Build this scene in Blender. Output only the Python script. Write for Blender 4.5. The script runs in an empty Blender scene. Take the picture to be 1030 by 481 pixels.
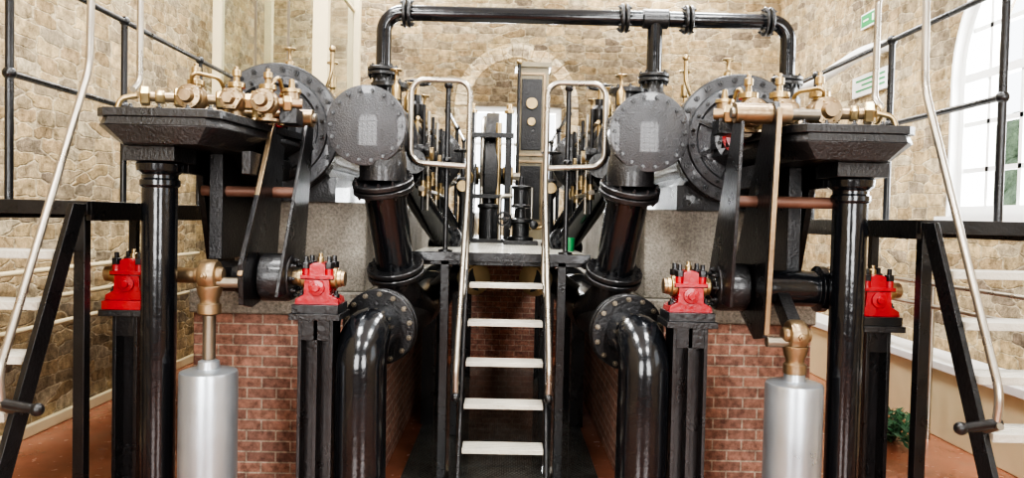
import bpy, bmesh, math, random
from mathutils import Vector as V, Matrix, Quaternion
random.seed(4)
pi=math.pi
S=bpy.context.scene

# ---------------------------------------------------------------- materials
def newmat(name):
    m=bpy.data.materials.new(name); m.use_nodes=True
    nt=m.node_tree; b=nt.nodes['Principled BSDF']
    return m,nt,b
def setp(b,col=None,rough=None,metal=None,coat=None,spec=None):
    if col is not None: b.inputs['Base Color'].default_value=(*col,1)
    if rough is not None: b.inputs['Roughness'].default_value=rough
    if metal is not None: b.inputs['Metallic'].default_value=metal
    if coat is not None: b.inputs['Coat Weight'].default_value=coat
    if spec is not None: b.inputs['Specular IOR Level'].default_value=spec
def mathn(nt,op,a,b=None,clamp=False):
    n=nt.nodes.new('ShaderNodeMath'); n.operation=op; n.use_clamp=clamp
    for i,v in enumerate((a,b)):
        if v is None: continue
        if isinstance(v,(int,float)): n.inputs[i].default_value=v
        else: nt.links.new(v,n.inputs[i])
    return n.outputs[0]
def ramp(nt,fac,stops,interp='LINEAR'):
    r=nt.nodes.new('ShaderNodeValToRGB'); r.color_ramp.interpolation=interp
    e=r.color_ramp.elements
    while len(e)<len(stops): e.new(0.5)
    for i,(p,c) in enumerate(stops):
        e[i].position=p; e[i].color=(*c,1)
    nt.links.new(fac,r.inputs[0]); return r.outputs[0]
def mixc(nt,fac,a,b,blend='MIX'):
    n=nt.nodes.new('ShaderNodeMix'); n.data_type='RGBA'; n.blend_type=blend
    for sock,v in ((n.inputs[0],fac),(n.inputs[6],a),(n.inputs[7],b)):
        if isinstance(v,(int,float)): sock.default_value=v
        elif isinstance(v,tuple): sock.default_value=(*v,1)
        else: nt.links.new(v,sock)
    return n.outputs[2]
def noise(nt,vec,scale,detail=4,rough=.55):
    n=nt.nodes.new('ShaderNodeTexNoise'); n.inputs['Scale'].default_value=scale
    n.inputs['Detail'].default_value=detail; n.inputs['Roughness'].default_value=rough
    nt.links.new(vec,n.inputs['Vector']); return n
def pos(nt):
    g=nt.nodes.new('ShaderNodeNewGeometry'); return g.outputs['Position']
def bump(nt,b,h,strength,dist):
    n=nt.nodes.new('ShaderNodeBump'); n.inputs['Strength'].default_value=strength
    n.inputs['Distance'].default_value=dist
    nt.links.new(h,n.inputs['Height']); nt.links.new(n.outputs[0],b.inputs['Normal'])
def uv_from_pos(nt):
    s=nt.nodes.new('ShaderNodeSeparateXYZ'); nt.links.new(pos(nt),s.inputs[0])
    u=mathn(nt,'ADD',s.outputs[0],s.outputs[1])
    c=nt.nodes.new('ShaderNodeCombineXYZ'); nt.links.new(u,c.inputs[0]); nt.links.new(s.outputs[2],c.inputs[1])
    return c.outputs[0]

def paint(name,col,rough=.25,metal=0,coat=.3,nscale=30,bstr=.15,var=.25,bd=.004,rv=.3,spec=.5):
    m,nt,b=newmat(name); setp(b,col,rough,metal,coat,spec)
    p=pos(nt); n=noise(nt,p,nscale,4)
    big=noise(nt,p,5,5)
    r=mathn(nt,'ADD',mathn(nt,'MULTIPLY',big.outputs[0],rv),rough-rv/2,True)
    nt.links.new(r,b.inputs['Roughness'])
    lo=tuple(c*(1-var) for c in col); hi=tuple(min(1,c*(1+var)) for c in col)
    nt.links.new(mixc(nt,big.outputs[0],lo,hi),b.inputs['Base Color'])
    bump(nt,b,n.outputs[0],bstr,bd)
    return m
BLACK=paint('satin_black_paint',(.008,.008,.009),.30,0,.15,40,.5,.4,.006)
CAST=paint('black_cast_iron',(.012,.012,.013),.32,0,.25,60,.6,.4,.010)
COVER=paint('worn_iron_cover',(.060,.062,.066),.36,.35,.35,90,.7,.45,.010,.2)
TUBEBLK=paint('smooth_black_paint',(.007,.008,.010),.18,0,.4,18,.3,.3,.008,.2)
RED=paint('red_enamel',(.33,.005,.012),.30,0,.3,40,.4,.4,.008)
BRASS=paint('aged_brass',(.40,.30,.16),.32,.88,0,34,.4,.45)
BRONZE=paint('worn_gunmetal',(.30,.22,.135),.36,.82,0,40,.5,.45)
STEEL=paint('stainless_tube',(.42,.385,.33),.3,.9,0,20,.1,.2)
OLDSTEEL=paint('dull_steel',(.24,.21,.165),.38,.85,0,30,.3,.35)
SILVER=paint('silver_paint',(.42,.45,.48),.34,.75,.1,20,.15,.15)
ALU=paint('aluminium_tread',(.50,.47,.40),.5,.2,0,60,.6,.35,.01)
CREAM=paint('cream_paint',(.66,.56,.36),.45,0,.1,20,.1,.1)
WHITE=paint('white_paint',(.80,.80,.78),.5,0,0,20,.1,.06)
GREEN=paint('green_paint',(.02,.30,.10),.4,0,.1,20,.1,.15)
PANEL=paint('grey_brown_panel',(.20,.17,.11),.3,0,.4,14,.3,.5)
DARKRED=paint('brown_red_iron',(.16,.08,.055),.45,.2,0,30,.3,.3)
LEAF=paint('leaf_green',(.02,.08,.03),.6,0,0,30,.1,.5)
TREE=paint('tree_foliage',(.10,.14,.08),.8,0,0,6,1,.8,.3)
DARKFRONT=paint('darkened_front_wall',(.10,.09,.07),.6,0,0,6,.3,.3)  # unseen front wall, kept dark to cut brown fill on black paint

def conc_mat():
    m,nt,b=newmat('grey_dressed_stone'); setp(b,rough=.85)
    n1=noise(nt,pos(nt),3,8,.7); n2=noise(nt,pos(nt),55,4,.7)
    c=ramp(nt,n1.outputs[0],[(.3,(.20,.18,.15)),(.5,(.34,.31,.26)),(.7,(.46,.42,.35))])
    c=mixc(nt,.7,c,ramp(nt,n2.outputs[0],[(.35,(.45,.45,.45)),(.6,(1.15,1.15,1.15))]),'MULTIPLY')
    nt.links.new(c,b.inputs['Base Color']); bump(nt,b,n2.outputs[0],.9,.015); return m
CONC=conc_mat()
def stone_mat(name):
    m,nt,b=newmat(name); setp(b,rough=.92,spec=.2)
    u=uv_from_pos(nt)
    def distort(vec,scale,amt,det):
        nd=noise(nt,u,scale,det)
        sub=nt.nodes.new('ShaderNodeVectorMath'); sub.operation='SUBTRACT'
        nt.links.new(nd.outputs['Color'],sub.inputs[0]); sub.inputs[1].default_value=(.5,.5,.5)
        sc=nt.nodes.new('ShaderNodeVectorMath'); sc.operation='SCALE'; sc.inputs[3].default_value=amt
        nt.links.new(sub.outputs[0],sc.inputs[0])
        ad=nt.nodes.new('ShaderNodeVectorMath'); ad.operation='ADD'
        nt.links.new(vec,ad.inputs[0]); nt.links.new(sc.outputs[0],ad.inputs[1]); return ad.outputs[0]
    d=distort(u,1.5,.07,2); d=distort(d,9,.045,4)
    mp=nt.nodes.new('ShaderNodeMapping'); mp.inputs['Scale'].default_value=(3.4,8.4,1)
    nt.links.new(d,mp.inputs[0])
    def vor(f):
        v=nt.nodes.new('ShaderNodeTexVoronoi'); v.voronoi_dimensions='2D'; v.feature=f
        v.distance='CHEBYCHEV'
        v.inputs['Scale'].default_value=1; v.inputs['Randomness'].default_value=.66
        nt.links.new(mp.outputs[0],v.inputs['Vector']); return v
    v1=vor('F1'); v2=vor('F2')
    edge=mathn(nt,'SUBTRACT',v2.outputs['Distance'],v1.outputs['Distance'])
    sepc=nt.nodes.new('ShaderNodeSeparateColor'); nt.links.new(v1.outputs['Color'],sepc.inputs[0])
    cols=[(0,(.29,.225,.15)),(.2,(.46,.37,.24)),(.38,(.26,.225,.18)),(.55,(.52,.42,.28)),(.7,(.36,.28,.19)),(.85,(.47,.42,.33)),(1,(.20,.165,.135))]
    c=ramp(nt,sepc.outputs[0],cols)
    fine=noise(nt,pos(nt),10,9,.75); mid=noise(nt,pos(nt),4,4,.6)
    c=mixc(nt,.85,c,ramp(nt,fine.outputs[0],[(.34,(.32,.30,.27)),(.5,(.88,.86,.82)),(.64,(1.4,1.35,1.25))]),'MULTIPLY')
    c=mixc(nt,.5,c,ramp(nt,mid.outputs[0],[(.35,(.65,.62,.58)),(.65,(1.2,1.16,1.1))]),'MULTIPLY')
    mort=ramp(nt,edge,[(.015,(1,1,1)),(.11,(0,0,0))])
    mcol=mixc(nt,ramp(nt,fine.outputs[0],[(.35,(0,0,0)),(.62,(1,1,1))]),(.22,.18,.13),(.62,.54,.40))
    c=mixc(nt,mathn(nt,'MULTIPLY',mort,.85),c,mcol)
    c=mixc(nt,1.0,c,(1.12,1.10,1.03),'MULTIPLY')
    nt.links.new(c,b.inputs['Base Color'])
    h=mathn(nt,'ADD',mathn(nt,'MULTIPLY',mathn(nt,'MINIMUM',edge,.12),1.0),mathn(nt,'MULTIPLY',fine.outputs[0],.4))
    bump(nt,b,h,.85,.10)
    return m
STONE=stone_mat('rubble_stone')
def brick_mat():
    m,nt,b=newmat('pier_brick'); setp(b,rough=.75,spec=.3)
    t=nt.nodes.new('ShaderNodeTexBrick'); nt.links.new(uv_from_pos(nt),t.inputs['Vector'])
    t.inputs['Color1'].default_value=(.43,.235,.175,1); t.inputs['Color2'].default_value=(.27,.15,.12,1)
    t.inputs['Mortar'].default_value=(.50,.42,.34,1); t.inputs['Scale'].default_value=1
    t.inputs['Brick Width'].default_value=.205; t.inputs['Row Height'].default_value=.075
    t.inputs['Mortar Size'].default_value=.0065; t.inputs['Mortar Smooth'].default_value=.3
    f=noise(nt,pos(nt),22,8,.7)
    c=mixc(nt,.9,t.outputs['Color'],ramp(nt,f.outputs[0],[(.33,(.4,.37,.37)),(.5,(.95,.93,.9)),(.68,(1.5,1.45,1.42))]),'MULTIPLY')
    nt.links.new(c,b.inputs['Base Color'])
    h=mathn(nt,'SUBTRACT',mathn(nt,'MULTIPLY',f.outputs[0],.7),t.outputs['Fac'])
    bump(nt,b,h,.9,.014); return m
BRICK=brick_mat()
def floor_mat():
    m,nt,b=newmat('red_painted_floor'); setp(b,rough=.3,coat=.3)
    n=noise(nt,pos(nt),1.3,8,.65); n2=noise(nt,pos(nt),9,5)
    c=ramp(nt,n.outputs[0],[(.3,(.21,.075,.04)),(.55,(.34,.135,.08)),(.75,(.27,.15,.10))])
    nt.links.new(c,b.inputs['Base Color'])
    nt.links.new(mathn(nt,'ADD',mathn(nt,'MULTIPLY',n2.outputs[0],.35),.05),b.inputs['Roughness'])
    bump(nt,b,n2.outputs[0],.2,.01); return m
FLOOR=floor_mat()
def plate_mat(name,c1,c2,rough,metal,size,bs,coat=.3):
    m,nt,b=newmat(name); setp(b,rough=rough,metal=metal,coat=coat)
    s=nt.nodes.new('ShaderNodeSeparateXYZ'); nt.links.new(pos(nt),s.inputs[0])
    a=mathn(nt,'MULTIPLY',mathn(nt,'ADD',s.outputs[0],s.outputs[1]),2*pi/size)
    d=mathn(nt,'MULTIPLY',mathn(nt,'SUBTRACT',s.outputs[0],s.outputs[1]),2*pi/size)
    h=mathn(nt,'MULTIPLY',mathn(nt,'SINE',a),mathn(nt,'SINE',d))
    h=mathn(nt,'ABSOLUTE',h)
    n=noise(nt,pos(nt),4,8,.7)
    k=ramp(nt,mathn(nt,'ADD',mathn(nt,'MULTIPLY',h,.45),mathn(nt,'MULTIPLY',n.outputs[0],.9)),[(.4,(0,0,0)),(.9,(1,1,1))])
    nt.links.new(mixc(nt,k,c1,c2),b.inputs['Base Color'])
    bump(nt,b,h,bs,.006); return m
MAT=plate_mat('wet_dark_chequer_plate',(.012,.014,.013),(.20,.21,.19),.14,.1,.07,.5,.8)
DECK=plate_mat('deck_chequer_plate',(.16,.16,.13),(.75,.72,.63),.4,0,.10,.9)
def glass_mat():
    m,nt,b=newmat('clear_glass'); setp(b,(.9,.95,.93),.03)
    b.inputs['Transmission Weight'].default_value=1; b.inputs['IOR'].default_value=1.45
    return m
GLASS=glass_mat()

# ---------------------------------------------------------------- mesh builder
class B:
    def __init__(s,name,sx=1,parent=None):
        s.name=name; s.v=[]; s.f=[]; s.m=[]; s.mats=[]; s.sx=sx; s.parent=parent
    def mi(s,mat):
        if mat not in s.mats: s.mats.append(mat)
        return s.mats.index(mat)
    def add(s,vs,fs,mat):
        o=len(s.v); s.v+=[(p[0]*s.sx,p[1],p[2]) for p in vs]
        k=s.mi(mat)
        for f in fs: s.f.append([i+o for i in f]); s.m.append(k)
    def lathe(s,c,ax,prof,mat,seg=40,up=None):
        c=V(c); ax=V(ax).normalized()
        q=V((0,0,1)).rotation_difference(ax)
        vs=[];fs=[]
        for (a,r) in prof:
            for i in range(seg):
                t=2*pi*i/seg
                vs.append(c+ax*a+q@V((r*math.cos(t),r*math.sin(t),0)))
        n=len(prof)
        for j in range(n-1):
            for i in range(seg):
                k=(i+1)%seg
                fs.append([j*seg+i,j*seg+k,(j+1)*seg+k,(j+1)*seg+i])
        if prof[0][1]>1e-4: fs.append(list(range(seg))[::-1])
        if prof[-1][1]>1e-4: fs.append([(n-1)*seg+i for i in range(seg)])
        s.add(vs,fs,mat)
    def cyl(s,a,b,r,mat,r2=None,seg=24):
        a=V(a);b=V(b); L=(b-a).length
        s.lathe(a,b-a,[(0,r),(L,r if r2 is None else r2)],mat,seg)
    def bolts(s,c,ax,R,n,r,h,mat,ph=0):
        c=V(c);ax=V(ax).normalized(); q=V((0,0,1)).rotation_difference(ax)
        for i in range(n):
            t=2*pi*(i+ph)/n
            p=c+q@V((R*math.cos(t),R*math.sin(t),0))
            s.lathe(p,ax,[(0,r),(h*.7,r),(h*.72,r*.55),(h*1.3,r*.55)],mat,6)
    def flange(s,c,ax,R,t,n,br,mat,both=False,bm=None):
        c=V(c);ax=V(ax).normalized()
        s.lathe(c-ax*t/2,ax,[(0,R-.006),(.006,R),(t-.006,R),(t,R-.006)],mat,40)
        s.bolts(c+ax*t/2,ax,R-br*1.7,n,br,br*1.3,bm or mat)
        if both: s.bolts(c-ax*t/2,-ax,R-br*1.7,n,br,br*1.3,bm or mat)
    def box(s,x0,x1,y0,y1,z0,z1,mat):
        vs=[(x,y,z) for x in (x0,x1) for y in (y0,y1) for z in (z0,z1)]
        s.add(vs,[[0,1,3,2],[4,6,7,5],[0,4,5,1],[2,3,7,6],[0,2,6,4],[1,5,7,3]],mat)
    def loft(s,p0,p1,mat):
        n=len(p0); vs=list(p0)+list(p1)
        fs=[list(range(n))[::-1],[n+i for i in range(n)]]
        for i in range(n):
            k=(i+1)%n; fs.append([i,k,n+k,n+i])
        s.add(vs,fs,mat)
    def plateX(s,yz,x0,x1,mat): s.loft([(x0,y,z) for y,z in yz],[(x1,y,z) for y,z in yz],mat)
    def plateY(s,xz,y0,y1,mat): s.loft([(x,y0,z) for x,z in xz],[(x,y1,z) for x,z in xz],mat)
    def plateZ(s,xy,z0,z1,mat): s.loft([(x,y,z0) for x,y in xy],[(x,y,z1) for x,y in xy],mat)
    def bar(s,a,b,w,h,mat):
        a=V(a);b=V(b);d=(b-a).normalized()
        side=d.cross(V((0,0,1)))
        if side.length<.01: side=V((1,0,0))
        side.normalize(); up=side.cross(d).normalized()
        o=[side*w/2+up*h/2,-side*w/2+up*h/2,-side*w/2-up*h/2,side*w/2-up*h/2]
        s.loft([a+k for k in o],[b+k for k in o],mat)
    def tube(s,pts,r,mat,fil=.08,seg=14,steps=7,closed=False):
        pts=[V(p) for p in pts]; P=[pts[0]]
        for i in range(1,len(pts)-1):
            a=pts[i-1]-pts[i]; b=pts[i+1]-pts[i]
            t=min(fil,a.length*.49,b.length*.49); a.normalize(); b.normalize()
            turn=pi-a.angle(b)
            if turn<.02: P.append(pts[i]); continue
            w=math.cos(turn/2); A=pts[i]+a*t; C=pts[i]+b*t
            for k in range(steps+1):
                u=k/steps; den=(1-u)**2+2*w*u*(1-u)+u*u
                P.append((A*(1-u)**2+pts[i]*2*w*u*(1-u)+C*u*u)/den)
        P.append(pts[-1])
        Q=[P[0]]
        for p in P[1:]:
            if (p-Q[-1]).length>1e-4: Q.append(p)
        P=Q; n=len(P); T=[]
        for i in range(n):
            d=(P[min(i+1,n-1)]-P[max(i-1,0)]); T.append(d.normalized())
        nrm=T[0].orthogonal().normalized(); vs=[];fs=[]
        for i in range(n):
            if i>0:
                nrm=T[i-1].rotation_difference(T[i])@nrm
            bn=T[i].cross(nrm)
            rr=r[0]+(r[1]-r[0])*i/(n-1) if isinstance(r,tuple) else r
            for k in range(seg):
                t=2*pi*k/seg; vs.append(P[i]+nrm*rr*math.cos(t)+bn*rr*math.sin(t))
        for i in range(n-1):
            for k in range(seg):
                l=(k+1)%seg; fs.append([i*seg+k,i*seg+l,(i+1)*seg+l,(i+1)*seg+k])
        fs.append(list(range(seg))[::-1]); fs.append([(n-1)*seg+i for i in range(seg)])
        s.add(vs,fs,mat)
    def ball(s,c,r,mat,seg=16,sz=1):
        prof=[(-r*sz*math.cos(pi*i/8),max(r*math.sin(pi*i/8),1e-5)) for i in range(9)]
        s.lathe(c,(0,0,1),prof,mat,seg)
    def torus(s,c,ax,R,r,mat,seg=24,rs=8):
        c=V(c);q=V((0,0,1)).rotation_difference(V(ax).normalized());vs=[];fs=[]
        for i in range(seg):
            t=2*pi*i/seg
            for k in range(rs):
                u=2*pi*k/rs
                vs.append(c+q@V(((R+r*math.cos(u))*math.cos(t),(R+r*math.cos(u))*math.sin(t),r*math.sin(u))))
        for i in range(seg):
            for k in range(rs):
                a=(i+1)%seg;b=(k+1)%rs
                fs.append([i*rs+k,a*rs+k,a*rs+b,i*rs+b])
        s.add(vs,fs,mat)
    def wheel(s,c,ax,R,r,mat,sp=5):
        c=V(c); q=V((0,0,1)).rotation_difference(V(ax).normalized())
        s.torus(c,ax,R,r,mat,24,8); s.lathe(c-V(ax).normalized()*r,ax,[(0,r*2.2),(r*2,r*2.2)],mat,12)
        for i in range(sp):
            t=2*pi*i/sp; s.cyl(c,c+q@V((R*math.cos(t),R*math.sin(t),0)),r*.7,mat,None,8)
    def done(s,bev=0,angle=38):
        vs=[V(p) for p in s.v]
        mn=V((min(p[i] for p in vs) for i in range(3))); mx=V((max(p[i] for p in vs) for i in range(3)))
        c=V(((mn.x+mx.x)/2,(mn.y+mx.y)/2,mn.z))
        me=bpy.data.meshes.new(s.name); me.from_pydata([p-c for p in vs],[],s.f)
        for m in s.mats: me.materials.append(m)
        me.polygons.foreach_set('material_index',s.m)
        bm=bmesh.new(); bm.from_mesh(me)
        bmesh.ops.recalc_face_normals(bm,faces=bm.faces)
        lim=math.radians(angle)
        for f in bm.faces: f.smooth=True
        for e in bm.edges:
            if len(e.link_faces)==2 and e.calc_face_angle(0)>lim: e.smooth=False
        bm.to_mesh(me); bm.free()
        ob=bpy.data.objects.new(s.name,me); S.collection.objects.link(ob); ob.location=c
        if s.parent: ob.parent=s.parent; ob.location=c-s.parent.location
        if bev:
            m=ob.modifiers.new('bevel','BEVEL'); m.width=bev; m.segments=2; m.limit_method='ANGLE'; m.angle_limit=math.radians(50)
        return ob
def empty(name,loc):
    o=bpy.data.objects.new(name,None); S.collection.objects.link(o); o.location=loc; return o

def arch_prism(b,axis,c,half,z0,spring,a0,a1,mat,n=20):
    pts=[(c-half,z0),(c+half,z0)]
    for i in range(n+1):
        t=pi*i/n; pts.append((c+half*math.cos(t),spring+half*math.sin(t)))
    if axis=='X': b.plateX(pts,a0,a1,mat)
    else: b.plateY(pts,a0,a1,mat)
def cut(ob,cutter):
    m=ob.modifiers.new('c','BOOLEAN'); m.object=cutter; m.operation='DIFFERENCE'; m.solver='EXACT'
    bpy.context.view_layer.update()
    dg=bpy.context.evaluated_depsgraph_get()
    me=bpy.data.meshes.new_from_object(ob.evaluated_get(dg))
    ob.modifiers.clear(); ob.data=me
    bpy.data.objects.remove(cutter)

# ---------------------------------------------------------------- room
XL,XR,YB,YF,H=-3.95,4.35,12.0,-3.0,6.4
b=B('floor'); b.box(XL-.4,XR+.45,YF-.4,YB+.45,-.1,0,FLOOR); b.done()
b=B('wall_left'); b.box(XL-.4,XL,YF,YB,0,H,STONE); b.done()
b=B('wall_right'); b.box(XR,XR+.45,YF,YB,0,H,STONE); wr=b.done()
WC,WH,WS,WP=5.95,1.32,2.02,3.35
for yc in (WC,1.6):
    k=B('cut'); arch_prism(k,'X',yc,WH,WS,WP,XR-.2,XR+.7,WHITE); cut(wr,k.done())
b=B('wall_back'); b.box(XL-.4,XR+.45,YB,YB+.45,0,H,STONE); wb=b.done()
k=B('cut'); k.box(-.60,.86,YB-.2,YB+.7,1.9,3.72,WHITE); cut(wb,k.done())
b=B('wall_front'); b.box(XL-.4,XR+.45,YF-.4,YF,0,H,DARKFRONT); wf=b.done()
for xc in (-2.2,2.4):  # openings added behind the camera for frontal light and contrasting reflections
    k=B('cut'); arch_prism(k,'Y',xc,1.2,1.0,3.9,YF-.7,YF+.2,WHITE); cut(wf,k.done())
b=B('trim_1')
for i in range(17):
    t0=pi*i/17+.006; t1=pi*(i+1)/17-.006
    P=[(0.13+r*math.cos(t),3.72+r*math.sin(t)) for r,t in ((.78,t0),(1.0,t0),(1.0,t1),(.78,t1))]
    b.plateY(P,YB-.012,YB+.05,STONE)
for z0 in (1.0,1.45,1.9,2.35,2.8,3.25):
    b.box(-.87,-.66,YB-.012,YB+.05,z0+.01,z0+.44,STONE); b.box(.92,1.13,YB-.012,YB+.05,z0+.01,z0+.44,STONE)
b.done()
b=B('ceiling')
for x0,x1 in ((XL-.4,-2.6),(-1.2,1.4),(2.8,XR+.45)): b.box(x0,x1,YF-.4,YB+.45,H,H+.12,WHITE)  # strips leave invented skylight gaps that let sky light in
for y0 in (YF-.4,1.0,5.0,9.0,YB): b.box(-2.6,-1.2,y0,y0+.4,H,H+.12,WHITE); b.box(1.4,2.8,y0,y0+.4,H,H+.12,WHITE)
b.done()

def window(name,axis,c,half,z0,spring,a,t,nv,nh,mat,arch=True):
    b=B(name)
    def bx(u0,u1,z0_,z1_,d=.03):
        if axis=='X': b.box(a-d,a+d,u0,u1,z0_,z1_,mat)
        else: b.box(u0,u1,a-d,a+d,z0_,z1_,mat)
    bx(c-half,c-half+t,z0,spring,.05); bx(c+half-t,c+half,z0,spring,.05); bx(c-half,c+half,z0,z0+t,.06)
    if arch:
        n=24
        for i in range(n):
            t0=pi*i/n;t1=pi*(i+1)/n
            P=[(c+r*math.cos(q),spring+r*math.sin(q)) for r,q in ((half,t0),(half,t1),(half-t,t1),(half-t,t0))]
            (b.plateX if axis=='X' else b.plateY)(P,a-.05,a+.05,mat)
        bx(c-half,c+half,spring-.04,spring+.04,.045)
    else: bx(c-half,c+half,spring-t,spring,.06)
    for i in range(1,nv):
        u=c-half+2*half*i/nv
        top=spring+(math.sqrt(max(0,half**2-(u-c)**2)) if arch else 0)-.02
        bx(u-.022,u+.022,z0,top)
    k=(spring-z0)/nh
    for i in range(1,nh+(3 if arch else 0)):
        z=z0+k*i
        hw=half if z<=spring else math.sqrt(max(0,half**2-(z-spring)**2))
        if hw>.1: bx(c-hw+.02,c+hw-.02,z-.022,z+.022)
    b.done()
window('window_1','X',WC,WH,WS,WP,XR+.12,.10,6,3,WHITE)
window('window_2','X',1.6,WH,WS,WP,XR+.12,.10,6,3,WHITE)
window('window_3','Y',.13,.73,1.9,3.72,YB+.12,.09,4,3,WHITE,False)
window('added_window_4','Y',-2.2,1.2,1.0,3.9,YF-.2,.1,4,5,WHITE)  # added unseen window, there to light and reflect in the engines
window('added_window_5','Y',2.4,1.2,1.0,3.9,YF-.2,.1,4,5,WHITE)  # second added unseen window, same lighting purpose
b=B('trim_2')
b.box(XR-.08,XR+.4,4.5,7.35,1.94,2.02,WHITE)
n=28
for i in range(n):
    t0=pi*i/n;t1=pi*(i+1)/n
    P=[(WC+r*math.cos(q),WP+r*math.sin(q)) for r,q in ((WH,t0),(WH,t1),(WH-.03,t1),(WH-.03,t0))]
    b.plateX(P,XR-.01,XR+.4,WHITE)
for y0 in (WC-WH,WC+WH-.03): b.box(XR-.01,XR+.4,y0,y0+.03,2.02,WP,WHITE)
b.done()
b=B('baseboard_left'); b.box(XL,XL+.05,YF,YB,0,.10,CREAM); b.done(.01)
b=B('trim_3')
b.box(XR-.38,XR,3.0,YB,0,.62,CREAM); b.box(XR-.42,XR,3.0,YB,.62,.70,WHITE)
b.done(.01)
b=B('floor_walkway_plate'); b.box(-.72,.72,3.0,9.5,0,.012,MAT); b.done()

# ---------------------------------------------------------------- engine halves
def lubricator(b,x,y,z,h=.28,w=True):
    b.lathe((x,y,z-.03),(0,0,1),[(0,.03),(.05,.03),(.06,.014),(h*.35,.014),(h*.4,.03),(h*.7,.03),(h*.78,.012),(h,.012),(h+.01,.02),(h+.03,.02)],BRASS,14)
    if w: b.wheel((x,y,z+h-.01),(0,0,1),.04,.006,BRASS,4)
def engine(s):
    L=s<0
    E0=empty('pumping_engine',(1.5*s,6.0,2.0))
    b=B('steam_cylinder',s,E0); cx,cz=1.56,2.47
    c=(cx,4.98,cz)
    b.lathe(c,(0,1,0),[(0,.40),(.0,.432),(.008,.44),(.065,.44),(.07,.385),(.09,.385),(.09,.435),(.16,.435),(.17,.38),(1.9,.38),(1.9,.44),(1.98,.44)],CAST,56)
    b.lathe(c,(0,-1,0),[(-.01,.40),(.0,.36),(.02,.35),(.03,.30),(.0,.28),(.01,.20),(.05,.185),(.05,.17)],COVER,56)
    b.lathe((cx,4.979,cz),(0,-1,0),[(0,.43),(.003,.43),(.003,.36)],COVER,56)
    b.bolts((cx,4.978,cz),(0,-1,0),.398,26,.018,.024,BLACK)
    b.bolts((cx,4.955,cz),(0,-1,0),.325,20,.012,.016,BLACK,.5)
    for i in range(8):
        t=2*pi*(i+.5)/8
        b.bar((cx+.15*math.cos(t),4.965,cz+.15*math.sin(t)),(cx+.30*math.cos(t),4.965,cz+.30*math.sin(t)),.03,.03,CAST)
    ax=V((.05,-1,.03)).normalized() if L else V((-.25,-1,-.05)).normalized()
    c0=V((cx,4.97,cz))
    b.lathe(c0,ax,[(0,.20),(.03,.195),(.04,.16),(.18,.145),(.18,.17),(.215,.17),(.22,.12),(.26,.115)],COVER,40)
    b.bolts(c0+ax*.215,ax,.15,8,.014,.03,BLACK)
    b.lathe(c0+ax*.24,ax,[(0,.125),(.04,.125),(.045,.10),(.15,.092),(.155,.11),(.185,.11),(.19,.07),(.24,.06)],RED,32)
    b.cyl(c0+ax*.44,c0+ax*.66,.03,OLDSTEEL)
    b.box(1.18,1.94,5.12,6.85,1.99,2.16,CAST)
    b.plateY([(1.22,2.14),(1.30,2.3),(1.82,2.3),(1.9,2.14)],5.16,6.8,CAST)
    b.box(1.10,1.3,5.15,5.9,2.36,2.62,CAST)
    lubricator(b,1.56,5.3,2.84,.24); lubricator(b,1.35,5.7,2.79,.28); lubricator(b,1.75,6.2,2.79,.26,False)
    b.tube([(1.30,5.25,2.75),(1.24,5.22,2.9),(1.24,5.22,3.04)],.013,BRASS,.05); b.ball((1.24,5.22,3.06),.025,BRASS)
    b.cyl((cx,6.9,cz),(cx,7.5,cz),.12,OLDSTEEL)
    b.lathe((cx,7.5,cz),(0,1,0),[(0,.5),(.07,.5),(.08,.44),(2.0,.44),(2.0,.5),(2.08,.5)],CAST,48)
    b.bolts((cx,7.5,cz),(0,-1,0),.465,24,.018,.02,BLACK)
    b.box(1.1,2.0,7.6,9.5,1.99,2.14,CAST)
    b.done()
    b=B('valve_chest',s,E0)
    vx,vz=.88,2.46
    b.lathe((vx,4.60,vz),(0,1,0),[(0,.241),(.004,.249),(.045,.249),(.05,.2),(.058,.2),(.058,.249),(.10,.249),(.105,.205),(.5,.20),(1.9,.20)],COVER,56)
    b.bolts((vx,4.60,vz),(0,-1,0),.219,18,.0125,.016,BLACK)
    for yy in (5.25,6.0):
        b.lathe((vx,yy,vz),(0,1,0),[(0,.2),(0,.24),(.05,.24),(.055,.2)],CAST,40)
    b.cyl((vx,5.5,vz),(vx,5.5,2.85),.09,CAST); b.flange((vx,5.5,2.86),(0,0,1),.14,.04,8,.013,CAST)
    b.cyl((vx,6.1,vz),(vx,6.1,2.75),.10,CAST); b.flange((vx,6.1,2.76),(0,0,1),.16,.04,8,.013,CAST)
    lubricator(b,vx-.1,5.15,2.62,.3); lubricator(b,.78,5.75,2.62,.32); lubricator(b,.72,6.4,2.55,.4)
    b.cyl((.74,6.0,2.55),(.74,6.0,2.98),.02,BRASS); b.lathe((.74,6.0,2.68),(0,0,1),[(0,.05),(.04,.065),(.12,.065),(.15,.04),(.2,.04)],BLACK,20)
    b.wheel((.74,6.0,2.98),(0,0,1),.10,.011,CAST,5)
    for i,yy in enumerate((5.3,5.62,5.95,6.3,6.7)):
        b.lathe((.66,yy,2.38),(-1,0,0),[(-.06,.06),(.02,.06),(.025,.04),(.07,.04),(.075,.05),(.10,.05)],BRASS if i%2 else CAST,18)
        b.cyl((.60,yy,1.95),(.60,yy,2.70),.013,STEEL if i%2 else BLACK,None,12)
        b.lathe((.60,yy,2.05+.05*(i%3)),(0,0,1),[(0,.03),(.06,.03),(.065,.02),(.11,.02)],BRASS,12)
    b.tube([(.62,5.1,2.58),(.62,6.9,2.58)],.014,BRASS); b.tube([(.60,5.2,2.1),(.60,7.0,2.1)],.02,STEEL)
    b.tube([(.63,5.1,2.26),(.63,7.0,2.26)],.03,CAST)
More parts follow.
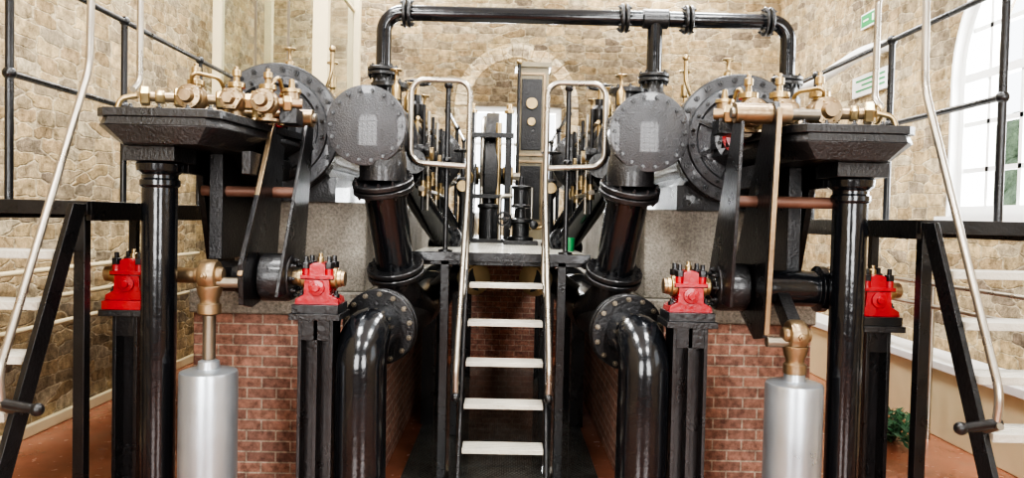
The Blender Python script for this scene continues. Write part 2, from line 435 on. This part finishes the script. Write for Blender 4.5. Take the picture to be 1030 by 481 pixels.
    b.lathe((.66,5.15,2.28),(-.3,-1,0),[(0,.07),(.04,.07),(.05,.085),(.07,.085)],BLACK,24)
    b.lathe((.70,6.9,2.45),(0,1,0),[(0,.2),(.05,.28),(.6,.28),(.65,.2)],CAST,30)
    A=V((.79,4.74,2.12)); C=V((.73,4.97,1.52)); d=(C-A).normalized()
    b.tube([(.82,4.80,2.34),A+V((0,-.0,.1)),A],(.15,.15),CAST,.08,28)
    b.flange(A,-d,.195,.035,12,.014,CAST); b.flange(A+d*.042,d,.195,.035,12,.014,CAST)
    b.tube([A,C],(.136,.124),TUBEBLK,.05,32)
    b.flange(C-d*.045,-d,.19,.035,12,.014,CAST); b.flange(C,d,.19,.035,12,.014,CAST)
    b.tube([C,C+d*.15,(.64,5.4,1.22)],(.135,.14),CAST,.1,28)
    A=V((.80,5.42,2.26)); C=V((.50,6.15,1.70)); d=(C-A).normalized()
    b.tube([(.86,5.38,2.4),A,C],.095,TUBEBLK,.08,24)
    b.flange(C,-d,.15,.035,10,.012,CAST); b.flange(A+d*.12,-d,.14,.03,10,.012,CAST)
    A=V((.80,6.5,2.3)); C=V((.50,7.2,1.72))
    b.tube([(.86,6.45,2.4),A,C],.10,TUBEBLK,.08,24)
    b.done()
    b=B('discharge_pipe',s)
    F=V((.785,4.66,1.20)); K=V((.62,5.55,1.22)); d=(K-F).normalized()
    b.tube([F,K,(.66,6.4,1.22),(.66,8.6,1.22)],.14,CAST,.2,32)
    b.flange(F,-d,.24,.04,14,.017,CAST,False,OLDSTEEL)
    b.flange(F+d*.047,d,.24,.04,14,.017,CAST,False)
    E=F-d*.38; E=V((.825,E.y,1.20))
    b.tube([F,E,(.81,4.24,0.02)],.148,TUBEBLK,.24,40,14)
    b.lathe((.81,4.24,0),(0,0,1),[(0,.25),(.04,.25),(.045,.155)],CAST,36)
    b.tube([(.62,6.2,1.24),(.40,5.9,1.42),(.20,5.65,1.44)],.095,CAST,.1,24)
    b.lathe((.25,5.72,1.44),(-.45,-.9,0),[(0,.09),(0,.13),(.05,.13),(.055,.10),(.09,.10),(.092,.06)],BRASS,28)
    for yy in (6.6,7.6):
        b.lathe((.66,yy,1.22),(0,1,0),[(0,.14),(0,.2),(.05,.2),(.05,.14)],CAST,32)
        b.box(.62,.74,yy+.1,yy+.22,0.012,1.12,BLACK)
    b.done()
    b=B('brick_pier',s)
    b.box(.86,2.17,5.17,9.8,0,1.20,BRICK)
    b.box(.84,2.19,5.14,9.83,1.20,1.36,CONC)
    b.box(.98,2.04,5.20,9.6,1.36,1.99,CONC)
    b.done(.012)
    b=B('bracket_table',s,E0)
    T=[(1.50,3.92),(1.56,3.86),(2.10,3.86),(2.16,3.92),(1.98,4.96),(1.36,4.96)]
    cxm=sum(x for x,y in T)/6; cym=sum(y for x,y in T)/6
    sh=lambda k,ky:[(cxm+(x-cxm)*k,cym+(y-cym)*ky) for x,y in T]
    b.plateZ(T,2.39,2.435,CAST)
    b.loft([(x,y,2.25) for x,y in sh(.70,.92)],[(x,y,2.345) for x,y in sh(.98,.995)],CAST)
    b.loft([(x,y,2.345) for x,y in sh(.98,.995)],[(x,y,2.39) for x,y in sh(.93,.98)],CAST)
    b.box(1.45,1.5,4.2,4.95,2.12,2.25,CAST); b.box(1.84,1.89,4.3,4.95,2.12,2.25,CAST)
    b.plateX([(4.97,2.25),(4.97,2.0),(4.6,2.25)],1.55,1.75,CAST)
    for x in (1.58,1.7,1.85,2.0): b.bolts((x,3.95,2.435),(0,0,1),0,1,.018,.024,BLACK)
    b.box(1.70,1.78,4.45,5.12,1.62,2.25,CAST)
    b.plateX([(4.5,2.24),(5.1,2.24),(5.1,1.5),(4.75,1.5)],1.86,1.90,CAST)
    b.done(.006)
    b=B('support_post',s,E0)
    b.lathe((1.93,4.14,0),(0,0,1),[(0,.18),(.04,.18),(.05,.13),(.1,.12),(.13,.093),(2.03,.093),(2.04,.105),(2.07,.105),(2.08,.095),(2.10,.095),(2.12,.12),(2.16,.125),(2.17,.115)],TUBEBLK,40)
    b.box(1.79,2.07,4.0,4.28,2.17,2.25,CAST)
    b.bolts((1.93,4.14,.045),(0,0,1),.155,6,.014,.02,BLACK)
    b.done(.003)
    b=B('brass_valve_gear',s,E0)
    z=2.53; y=4.10
    k=1.1 if L else 1.3
    b.cyl((1.22,y+.3,z+.02),(2.02,y,z),.026*k,BRONZE)
    def at(x):
        t=(x-1.22)/.8; return V((x,y+.3*(1-t),z+.015*(1-t)))
    for x,w,r in ((2.0,.05,.05),(1.93,.05,.036),(1.84,.05,.05),(1.64,.05,.05),(1.50,.05,.045),(1.30,.05,.045)):
        b.lathe(at(x),V((.8,-.3,-.02)),[(-w/2,r*.85*k),(-w/2+.008,r*k),(w/2-.008,r*k),(w/2,r*.85*k)],BRASS,6)
    for i,(x,r) in enumerate(((1.76,.062),(1.56,.058),(1.40,.062))):
        p=at(x)
        b.ball(p,r*k,BRONZE,20,1.1)
        b.lathe(p,(0,-1,0),[(0,.045*k),(.07*k,.045*k),(.07*k,.06*k),(.085*k,.063*k),(.1*k,.06*k),(.105*k,.035*k),(.14*k,.03*k)],BRONZE,6 if i==1 else 24)
        b.bolts(p+V((0,-.1*k,0)),(0,-1,0),.046*k,6,.007,.01,BRASS)
        b.lathe(p,(0,0,1),[(0,.034),(.07*k,.034),(.07*k,.044*k),(.095*k,.044*k),(.1*k,.02),(.13*k,.016),(.13*k,.026),(.16*k,.026),(.165*k,.012),(.18*k,.012)],BRASS,14)
        b.cyl((p.x,p.y,2.433),(p.x,p.y,p.z),.035,BRONZE)
        b.lathe((p.x,p.y,2.433),(0,0,1),[(0,.065),(.018,.065)],BRONZE,20)
    b.cyl((1.28,4.52,2.50),(1.92,4.40,2.50),.022*k,BRONZE)
    for x in (1.36,1.52,1.68,1.84):
        yy=4.52-(x-1.28)*.19
        b.lathe((x,yy,2.433),(0,0,1),[(0,.035),(.03,.035),(.035,.028),(.13,.028),(.14,.018),(.17,.018),(.18,.028),(.2,.022)],BRASS,14)
    b.tube([at(1.76)+V((0,-.05,.06)),(1.73,4.06,2.66),(1.64,4.22,2.66),(1.64,4.44,2.52)],.011,BRASS,.04,10)
    b.tube([(1.40,4.3,2.6),(1.36,4.4,2.72),(1.36,4.52,2.6)],.012,BRASS,.05,10)
    if not L: b.wheel(at(1.93)+V((.13,0,0)),(1,0,0),.05,.009,BRASS,4)
    b.box(1.24,1.34,4.36,4.5,2.433,2.52,BLACK)
    b.cyl((1.29,4.43,2.52),(1.29,4.43,2.62),.045,BRONZE); b.lathe((1.29,4.43,2.62),(0,0,1),[(0,.055),(.02,.055),(.025,.02),(.08,.015)],BRASS,20)
    b.tube([(2.0,4.02,2.52),(2.08,4.0,2.50),(2.1,4.0,2.435)],.015,BRASS,.03)
    b.cyl((1.40,4.55,2.475),(1.5,4.8,2.475),.045,RED)
    b.done(.002)
    for i,(bx_,w) in enumerate(((2.16,.2),(1.075,.22))):
        b=B('bearing_pedestal',s); y=4.32
        b.box(bx_-w*.66,bx_+w*.66,y-.14,y+.14,1.30,1.335,CAST)
        b.box(bx_-w*.6,bx_+w*.6,y-.125,y+.125,1.335,1.385,RED if (i==0 and L) else BLACK)
        b.plateY([(bx_-.125,1.385),(bx_+.125,1.385),(bx_+.12,1.415),(bx_+.075,1.44),(bx_+.07,1.535),(bx_-.07,1.535),(bx_-.075,1.44),(bx_-.12,1.415)],y-.085,y+.085,RED)
        pts=[(bx_-.07,1.55)]+[(bx_+.055*math.cos(t),1.59+.035*math.sin(t)) for t in [pi*(1-j/8) for j in range(9)]]+[(bx_+.07,1.55)]
        b.plateY(pts,y-.075,y+.075,RED)
        b.box(bx_-.095,bx_+.095,y-.09,y+.09,1.531,1.552,RED)
        b.box(bx_-.095,bx_+.095,y-.088,y+.088,1.527,1.531,BLACK)
        for xx in (-.066,.066):
            for yy in (-.065,.065):
                b.cyl((bx_+xx,y+yy,1.55),(bx_+xx,y+yy,1.59),.024,RED,None,16)
                b.lathe((bx_+xx,y+yy,1.59),(0,0,1),[(0,.028),(.035,.028),(.036,.015),(.07,.014)],BLACK,6)
        b.lathe((bx_,y,1.62),(0,0,1),[(0,.02),(.03,.02),(.035,.012),(.055,.012)],BRASS,12)
        b.lathe((bx_,y-.085,1.48),(0,-1,0),[(0,.045),(.012,.045),(.014,.02),(.03,.02)],RED,20)
        for xx in (-.10,.10): b.bolts((bx_+xx,y-.03,1.42),(0,0,1),0,1,.02,.03,BLACK)
        for q in (-1,1):
            xx=bx_+q*(.075); b.lathe((xx,y,1.53),(q,0,0),[(-.01,.062),(.025,.062),(.03,.05),(.05,.05)],BRASS,28)
        lw=.10 if i else .07
        b.box(bx_-lw,bx_-lw+.02,y-.1,y+.1,.03,1.30,BLACK); b.box(bx_+lw-.02,bx_+lw,y-.1,y+.1,.03,1.30,BLACK)
        b.box(bx_-lw,bx_+lw,y-.01,y+.01,.03,1.30,BLACK)
        if i: b.box(bx_-.012,bx_+.012,y-.1,y,.03,1.30,BLACK)
        b.box(bx_-lw+.02,bx_+lw-.02,y-.1,y-.085,1.18,1.30,BLACK)
        b.box(bx_-.14,bx_+.14,y-.14,y+.14,0,.03,BLACK)
        b.done(.005)
    b=B('rocker_arm_shaft',s,E0); sy,sz=4.32,1.53
    b.cyl((.93,sy,sz),(2.32,sy,sz),.045,BRONZE)
    if L:
        b.lathe((1.30,sy,sz),(1,0,0),[(0,.05),(.02,.062),(.32,.062),(.34,.05)],BRONZE,28)
    else:
        b.lathe((1.20,sy,sz),(1,0,0),[(0,.05),(.02,.075),(.05,.075),(.07,.055),(.11,.055),(.12,.105),(.62,.105),(.63,.135),(.67,.135),(.68,.09)],TUBEBLK,36)
        b.bolts((1.885,sy,sz),(1,0,0),.115,10,.012,.02,OLDSTEEL)
    tY=4.66 if L else 4.00
    bz=1.40 if L else 1.28
    P=[(4.02,bz),(4.16,bz-.03),(4.52,1.42),(4.60,1.56),(tY+.10,2.50),(tY+.05,2.56),(tY-.05,2.56),(tY-.09,2.50),(4.0,1.62)]
    xx=1.43
    b.plateX(P,xx-.014,xx+.014,BLACK)
    b.bar((xx,4.0-.006,1.56 if L else 1.30),(xx,tY-.10,2.52),.028,.012,BRONZE)
    P2=[(4.05,1.44),(4.56,1.44),(tY+.09,2.45),(tY-.06,2.45)]
    b.plateX(P2,xx-.19,xx-.17,BLACK)
    b.lathe((xx-.20,sy,sz),(1,0,0),[(0,.13),(.03,.14),(.17,.14),(.2,.11),(.32,.10)],CAST,36)
    b.bolts((xx-.20,sy,sz),(-1,0,0),.10,8,.016,.025,CAST)
    b.lathe((xx-.21,tY,2.50),(1,0,0),[(0,.055),(.3,.055)],BRONZE,24)
    b.cyl((xx-.23,tY,2.50),(xx+.25,tY,2.50),.03,OLDSTEEL)
    ym=(4.28+tY)/2+.05
    b.cyl((xx-.18,ym,2.03),(1.85,ym,2.03),.033,DARKRED)
    b.lathe((xx+.02,ym,2.03),(1,0,0),[(0,.06),(.05,.06)],CAST,20)
    kz=1.56 if L else 1.30
    kx=1.60; ky=4.02
    b.lathe((kx-.05,sy,sz),(1,0,0),[(0,.09),(.1,.09)],CAST,28)
    b.bar((kx,sy,sz),(kx,ky,kz),.07,.10,CAST)
    b.lathe((kx-.075,ky,kz),(1,0,0),[(0,.035),(.01,.045),(.03,.045),(.03,.075),(.045,.085),(.105,.085),(.12,.075),(.12,.045),(.15,.04)],BRONZE,28)
    b.lathe((kx,ky,kz-.06),(0,0,-1),[(0,.07),(.05,.06),(.07,.05),(.09,.05),(.10,.062),(.15,.062),(.16,.04)],BRONZE,20)
    b.bolts((kx,ky-.08,kz),(0,-1,0),0,1,.02,.025,BRONZE)
    b.cyl((kx,ky,kz-.15),(kx,ky,1.101),.034,OLDSTEEL)
    b.lathe((kx-.16,ky,kz-.04),(1,0,0),[(0,.03),(.16,.03)],OLDSTEEL,16)
    b.done(.003)
    b=B('dashpot_cylinder',s)
    b.lathe((kx,ky,0),(0,0,1),[(0,.2),(.03,.2),(.035,.153),(1.02,.153),(1.035,.148),(1.045,.12),(1.05,.06),(1.09,.055),(1.10,.036)],SILVER,48)
    b.bolts((kx,ky,.033),(0,0,1),.178,8,.012,.02,SILVER)
    b.done()
for s in (-1,1): engine(s)

# ---------------------------------------------------------------- overhead steam main
b=B('overhead_steam_pipe'); y=5.5; z=3.40; r=.056
b.tube([(-.93,y,2.90),(-.93,y,z),(2.06,y,z),(2.06,y,2.86)],r,TUBEBLK,.14,24,10)
b.tube([(1.07,y,z),(1.07,y,2.90)],r,TUBEBLK,.1,24)
b.lathe((.97,y,z),(1,0,0),[(0,.056),(.01,.07),(.19,.07),(.2,.056)],CAST,24)
for x in (-.76,.84,1.31,1.9):
    b.flange((x-.018,y,z),(-1,0,0),.105,.025,8,.011,CAST); b.flange((x+.018,y,z),(1,0,0),.105,.025,8,.011,CAST)
for x in (-.93,1.07,2.06):
    b.flange((x,y,2.945),(0,0,-1),.115,.03,8,.012,CAST); b.flange((x,y,2.98),(0,0,1),.115,.03,8,.012,CAST)
    b.lathe((x,y,2.93),(0,0,-1),[(0,.075),(.06,.075),(.1,.1),(.32,.1)],CAST,28)
b.done()

# ---------------------------------------------------------------- centre platform, ladder and rails
b=B('engine_platform')
b.box(-.64,.57,5.12,10.7,1.635,1.66,DECK)
b.box(-.66,.59,5.10,5.15,1.60,1.662,BLACK)
for x in (-.64,.55): b.box(x,x+.02,5.12,10.7,1.56,1.635,BLACK)
for y in (5.2,6.4,7.6,8.8,10.4):
    for x in (-.42,.40): b.box(x-.03,x+.03,y-.03,y+.03,0.012,1.635,BLACK)
    b.box(-.62,.55,y-.03,y+.03,1.57,1.635,BLACK)
b.box(-.85,.85,10.2,10.3,0,1.56,BRICK)
b.done(.003)
b=B('step_ladder')
ys=[(5.02-.125*i*1.05,1.70-.2375*(i+1)) for i in range(6)]
for y,z in ys:
    b.box(-.235,.255,y-.085,y+.075,z-.028,z-.022,ALU)
    for k in range(5): b.box(-.235,.255,y-.085+k*.034,y-.063+k*.034,z-.022,z,ALU)
    b.box(-.235,.255,y-.09,y-.083,z-.028,z,ALU)
    for x in (-.239,.256): b.box(x,x+.005,y-.08,y+.07,z-.05,z,BLACK)
for x in (-.255,.275):
    b.loft([(x-.008,5.10,1.60),(x+.008,5.10,1.60),(x+.008,5.03,1.60),(x-.008,5.03,1.60)],[(x-.008,4.27,.012),(x+.008,4.27,.012),(x+.008,4.20,.012),(x-.008,4.20,.012)],BLACK)
b.done(.002)
for s in (-1,1):
    b=B('hoop_handrail',s)
    b.tube([(.285,4.52,.80),(.285,4.50,.98),(.262,5.02,2.1),(.262,5.04,2.83),(.66,5.04,2.83),(.66,5.04,2.27),(.262,5.04,2.25)],.019,STEEL,.09,14,8)
    b.tube([(.275,4.90,1.38),(.262,5.02,1.50),(.262,5.03,2.2)],.017,STEEL,.05)
    b.cyl((.285,4.50,.90),(.285,4.62,.86),.017,STEEL); b.ball((.285,4.5,.80),.03,BLACK)
    b.done()
    b=B('platform_railing',s)
    for x,y in ((.42,5.18),(.52,6.4),(.52,7.6),(.52,8.8)):
        b.cyl((x,y,1.66),(x,y,2.82),.018,BLACK); b.ball((x,y,2.82),.03,BLACK); b.ball((x,y,2.3),.028,BLACK)
        b.lathe((x,y,1.66),(0,0,1),[(0,.05),(.015,.05),(.02,.02)],BLACK,16)
    for z in (2.3,2.82): b.tube([(.42,5.18,z),(.52,6.4,z),(.52,8.8,z)],.014,BLACK,.02)
    b.done()
b=B('waste_bin'); b.lathe((.50,5.75,1.66),(0,0,1),[(0,.035),(.10,.042),(.105,.04)],GREEN,20); b.done()

# ---------------------------------------------------------------- middle engine group
b=B('flywheel_pump'); fx,fy,fz=-.16,8.0,2.36
b.lathe((fx-.07,fy,fz),(1,0,0),[(0,.52),(0,.66),(.01,.67),(.13,.67),(.14,.66),(.14,.52)],CAST,56)
b.torus((fx-.09,fy,fz),(1,0,0),.62,.02,STEEL,56,8)
b.lathe((fx-.12,fy,fz),(1,0,0),[(0,.09),(.24,.09)],BLACK,24)
for i in range(6):
    t=pi*i/3+.3; b.bar((fx,fy,fz),(fx,fy+.55*math.cos(t),fz+.55*math.sin(t)),.05,.07,BLACK)
b.cyl((fx-.35,fy,fz),(fx+.3,fy,fz),.04,STEEL)
for x in (fx-.20,fx+.17):
    b.plateX([(fy-.5,1.69),(fy+.5,1.69),(fy+.12,fz+.12),(fy-.12,fz+.12)],x-.035,x+.035,CAST)
    b.lathe((x-.055,fy,fz),(1,0,0),[(0,.10),(.11,.10)],BRASS,20)
    b.box(x-.03,x+.03,fy-.62,fy-.54,1.69,2.95,CAST)
    b.lathe((x,fy-.58,2.95),(0,0,1),[(0,.05),(.03,.05),(.04,.03),(.09,.03),(.10,.01)],BRASS,16)
b.box(fx-.28,fx+.30,fy-.72,fy+.6,1.66,1.70,CAST)
b.cyl((fx+.07,fy-.62,1.7),(fx+.07,fy-.62,2.85),.03,BRASS); b.cyl((fx-.09,fy-.60,1.7),(fx-.09,fy-.60,2.75),.022,STEEL)
b.box(fx-.25,fx+.22,fy-.66,fy-.52,2.70,2.75,CAST); b.box(fx-.25,fx+.22,fy-.66,fy-.52,2.1,2.14,CAST)
b.lathe((fx-.01,fy-.6,1.7),(0,0,1),[(0,.10),(.3,.10),(.31,.12),(.34,.12),(.35,.04),(.45,.03)],CAST,28)
b.wheel((fx-.26,fy-.7,2.3),(0,1,0),.08,.010,BRASS,5); b.cyl((fx-.26,fy-.7,2.3),(fx-.2,fy-.56,2.3),.012,BRASS)
b.done(.003)
b=B('donkey_pump'); x,y=.14,7.0
b.box(x-.16,x+.16,y-.15,y+.15,1.66,1.70,CAST)
b.lathe((x,y,1.70),(0,0,1),[(0,.12),(.03,.12),(.04,.08),(.16,.08),(.17,.12),(.2,.12),(.21,.05),(.3,.04),(.31,.09),(.33,.09),(.34,.075),(.48,.075),(.49,.095),(.51,.095),(.52,.03),(.6,.02)],CAST,28)
for q in (-.1,.1): b.cyl((x+q,y,1.8),(x+q,y,2.2),.012,STEEL); b.lathe((x+q*1.2,y-.05,1.85),(0,-1,0),[(0,.04),(.07,.04),(.08,.02)],BLACK,16)
b.tube([(x+.08,y,1.82),(x+.22,y,1.82),(x+.22,y,2.3)],.018,BRASS,.05); b.tube([(x-.08,y,2.12),(x-.2,y,2.12),(x-.2,y,1.7)],.018,STEEL,.05)
b.wheel((x-.16,y-.2,1.9),(0,1,0),.06,.009,CAST,4); b.cyl((x-.16,y-.2,1.9),(x-.06,y,1.9),.012,STEEL)
b.done(.003)
b=B('control_cabinet')
b.box(.10,.48,9.0,9.35,1.66,3.74,PANEL)
b.box(.07,.51,8.97,9.38,3.74,3.80,PANEL); b.box(.08,.50,8.98,9.36,1.66,1.78,PANEL)
for z0,z1 in ((1.85,2.6),(2.68,3.66)):
    for xx in (.13,.43): b.box(xx-.015,xx+.015,8.985,9.0,z0,z1,BRONZE)
    b.box(.13,.43,8.985,9.0,z0-.015,z0+.015,BRONZE); b.box(.13,.43,8.985,9.0,z1-.015,z1+.015,BRONZE)
b.box(.16,.40,8.99,9.0,2.74,3.60,CAST); b.box(.16,.40,8.99,9.0,1.90,2.55,CAST)
b.cyl((.12,8.9,1.66),(.12,8.9,3.75),.02,BLACK); b.ball((.12,8.9,3.78),.035,BRASS)
for i,(xx,zz,rr) in enumerate(((.28,3.3,.07),(.28,3.08,.05))):
    b.lathe((xx,8.985,zz),(0,-1,0),[(0,rr),(.03,rr),(.03,rr*.85)],BRASS,24)
b.done(.004)
for s in (-1,1):
    b=B('valve_spindle_stand',s)
    x,y,h=.40,6.75,.85
    b.lathe((x,y,1.66),(0,0,1),[(0,.08),(.03,.08),(.05,.04),(h*.5,.03),(h*.55,.055),(h*.7,.055),(h*.72,.02),(h,.015)],CAST,20)
    b.wheel((x,y,1.66+h),(0,0,1),.08,.01,CAST,5)
    b.lathe((x,y-.03,1.66+h*.62),(0,-1,0),[(0,.04),(.03,.04),(.035,.05),(.05,.05)],BRASS,16)
    b.done()

# ---------------------------------------------------------------- side galleries and stairs
for s in (-1,1):
    G=empty('side_gallery',(2.8*s,6,1.9))
    b=B('deck_frame',s,G)
    b.box(2.25,3.0,3.98,9.0,1.885,1.93,WHITE if s>0 else DECK)
    b.box(2.22,2.25,3.98,9.0,1.84,1.945,BLACK); b.box(2.99,3.02,3.98,9.0,1.84,1.945,BLACK)
    b.box(2.22,3.92,3.94,3.98,1.87,1.945,BLACK)
    b.box(2.98,3.93,3.98,4.6,1.885,1.93,DECK)
    for y in (4.02,5.9,7.8,8.9):
        for x in ((2.29,2.95)): b.box(x-.03,x+.03,y-.03,y+.03,0,1.885,BLACK)
    b.done(.003)
    b=B('gallery_railing',s,G)
    X=2.86
    for y in (4.28,5.55,6.9,8.2,8.95):
        b.cyl((X,y,1.93),(X,y,3.30),.023,BLACK); b.lathe((X,y,1.93),(0,0,1),[(0,.05),(.015,.05),(.02,.02)],BLACK,16)
        for z in (2.67,3.30): b.ball((X,y,z),.038,BLACK)
    for z in (2.67,3.30): b.cyl((X,4.28,z),(X,8.95,z),.020,BLACK)
    b.cyl((X,4.28,3.30),(X,4.28,3.8),.023,BLACK)
    b.done()
    G=empty('steel_staircase',(2.6*s,3.5,0))
    b=B('flight',s,G)
    for X in (2.235,2.93):
        b.loft([(X-.014,3.94,1.93),(X+.014,3.94,1.93),(X+.014,3.82,1.93),(X-.014,3.82,1.93)],[(X-.014,3.04,0),(X+.014,3.04,0),(X+.014,2.92,0),(X-.014,2.92,0)],BLACK)
    for i in range(7):
        z=1.93-.241*(i+1); y=3.90-.115*(i+1)
        b.box(2.25,2.92,y-.09,y+.09,z-.03,z-.02,ALU)
        for k in range(5): b.box(2.25,2.92,y-.09+k*.038,y-.065+k*.038,z-.02,z,ALU)
        b.box(2.25,2.92,y-.1,y-.09,z-.04,z,ALU)
    b.done(.002)
    b=B('handrail',s,G)
    X=2.235
    b.tube([(X,3.30,1.02),(X,3.28,1.16),(X,3.98,2.66),(X,4.0,3.34),(X,4.52,3.34),(X,4.52,2.68),(X,4.44,2.62)],.019,STEEL,.09,14,8)
    b.tube([(X,3.27,1.02),(X,3.36,.98),(X-.0,3.45,.95)],.017,OLDSTEEL,.03)
    b.cyl((X-.16,3.30,1.00),(X+.02,3.30,1.03),.022,BLACK)
    b.ball((X-.16,3.30,1.0),.03,BLACK)
    b.done()
b=B('wall_handrail')
for z in (.95,1.17,1.40): b.cyl((XL+.22,3.5,z),(XL+.22,9.0,z),.022,CREAM)
for y in (3.8,5.2,6.6,8.0): b.cyl((XL+.22,y,0),(XL+.22,y,1.40),.02,CREAM)
b.done()
b=B('window_handrail')
for z in (1.2,1.40): b.cyl((3.85,3.5,z),(3.85,9.0,z),.02,STEEL)
for y in (3.8,5.2,6.6,8.0): b.cyl((3.85,y,0),(3.85,y,1.40),.02,STEEL)
b.done()

# ---------------------------------------------------------------- glass lift shaft at the rear left
b=B('glass_lift_shaft')
for x,w in ((-2.30,.09),(-3.55,.05)):
    for y in (9.1,11.0): b.box(x-w,x+w,y-.06,y+.06,0,H,CREAM)
for x in (-3.1,-2.7): b.box(x-.012,x+.012,9.08,9.12,0,H,OLDSTEEL)
for z in (2.6,4.9):
    b.box(-3.55,-2.3,9.07,9.13,z-.02,z+.02,CREAM); b.box(-2.33,-2.27,9.1,11.0,z-.02,z+.02,CREAM)
b.box(-3.5,-2.39,9.095,9.105,.1,H-.02,GLASS); b.box(-2.305,-2.295,9.16,10.94,.1,H-.02,GLASS)
b.done()

# ---------------------------------------------------------------- signs, pipe on right wall, plants
b=B('exit_sign'); b.box(XR-.03,XR,8.75,9.15,4.32,4.50,WHITE); b.box(XR-.035,XR-.03,8.77,9.13,4.34,4.48,GREEN)
b.box(XR-.038,XR-.035,8.95,9.08,4.40,4.42,WHITE); b.box(XR-.038,XR-.035,8.82,8.86,4.37,4.45,WHITE); b.done()
b=B('information_panel'); b.box(XR-.04,XR,8.4,9.3,3.50,3.75,WHITE)
for i in range(3):
    b.box(XR-.045,XR-.04,8.5,9.2-.15*(i%2),3.56+.06*i,3.58+.06*i,GREEN)
b.done()
b=B('white_vent_pipe')
b.tube([(4.35,8.4,3.98),(4.15,8.7,3.96),(3.95,9.5,3.76),(3.75,9.9,3.70),(3.70,10.2,3.72)],.07,WHITE,.15,24); b.lathe((3.70,10.15,3.72),(0,1,0),[(0,.1),(.05,.17),(.15,.19),(1.86,.19)],CREAM,24); b.done()
b=B('potted_shrub')
b.lathe((3.45,6.6,0),(0,0,1),[(0,.10),(.12,.14),(.13,.13)],BLACK,20)
for i in range(420):
    a=random.random()*2*pi; r=random.random()**.5*.36; zz=.06+random.random()*.24*(1-r)
    c=V((3.45+r*math.cos(a)*.7,6.6+r*math.sin(a)*1.2,zz)); d=V((random.uniform(-1,1),random.uniform(-1,1),random.uniform(.1,1))).normalized()*.06
    n=d.orthogonal().normalized()*.016
    b.add([c-d,c+n,c+d,c-n],[[0,1,2,3]],LEAF)
b.done()
b=B('garden_trees')
for i in range(200):
    y=random.uniform(4,34); z=random.uniform(0,4.6)
    b.ball((random.uniform(15,17),y,z),random.uniform(.6,1.2),TREE,12)
b.done()

# ---------------------------------------------------------------- light
w=bpy.data.worlds.new('World'); S.world=w; w.use_nodes=True
bg=w.node_tree.nodes['Background']; bg.inputs[0].default_value=(.90,.95,1,1); bg.inputs[1].default_value=2.4
def area(name,loc,rot,sx,sy,e,col=(1,1,1)):
    l=bpy.data.lights.new(name,'AREA'); l.shape='RECTANGLE'; l.size=sx; l.size_y=sy; l.energy=e; l.color=col
    o=bpy.data.objects.new(name,l); S.collection.objects.link(o); o.location=loc; o.rotation_euler=rot; return o
for i,x in enumerate((-1.9,2.1)):
    for j,y in enumerate((-.5,3.2,7.2,10.6)):
        area('added_ceiling_light',(x,y,H-.05),(0,0,0),1.1,1.6,145,(1,.985,.96))  # added fill lamps under the ceiling
area('window_daylight',(XR+.7,WC,3.2),(0,pi/2,0),2.4,2.5,260,(.95,.98,1))
area('back_window_daylight',(.13,YB+.55,2.8),(-pi/2,0,0),1.4,1.7,90,(.95,.98,1))
area('added_front_light',(-2.2,YF-.5,2.9),(pi/2,0,0),2.2,3.6,270,(1,.99,.97))  # added frontal lamp at an invented window behind the camera
area('added_front_light',(2.4,YF-.5,2.9),(pi/2,0,0),2.2,3.6,270,(1,.99,.97))  # its added twin on the right
cam=bpy.data.cameras.new('camera'); co=bpy.data.objects.new('camera',cam); S.collection.objects.link(co)
cam.lens=26; cam.sensor_width=36
R=Matrix.Rotation(math.radians(-.5),4,'Z')@Matrix.Rotation(math.radians(90-1.55),4,'X')@Matrix.Rotation(math.radians(1.3),4,'Z')
co.matrix_world=Matrix.Translation((0,0,1.9))@R
S.camera=co
S.view_settings.view_transform='AgX'
S.view_settings.look='AgX - High Contrast'
S.view_settings.exposure=.5
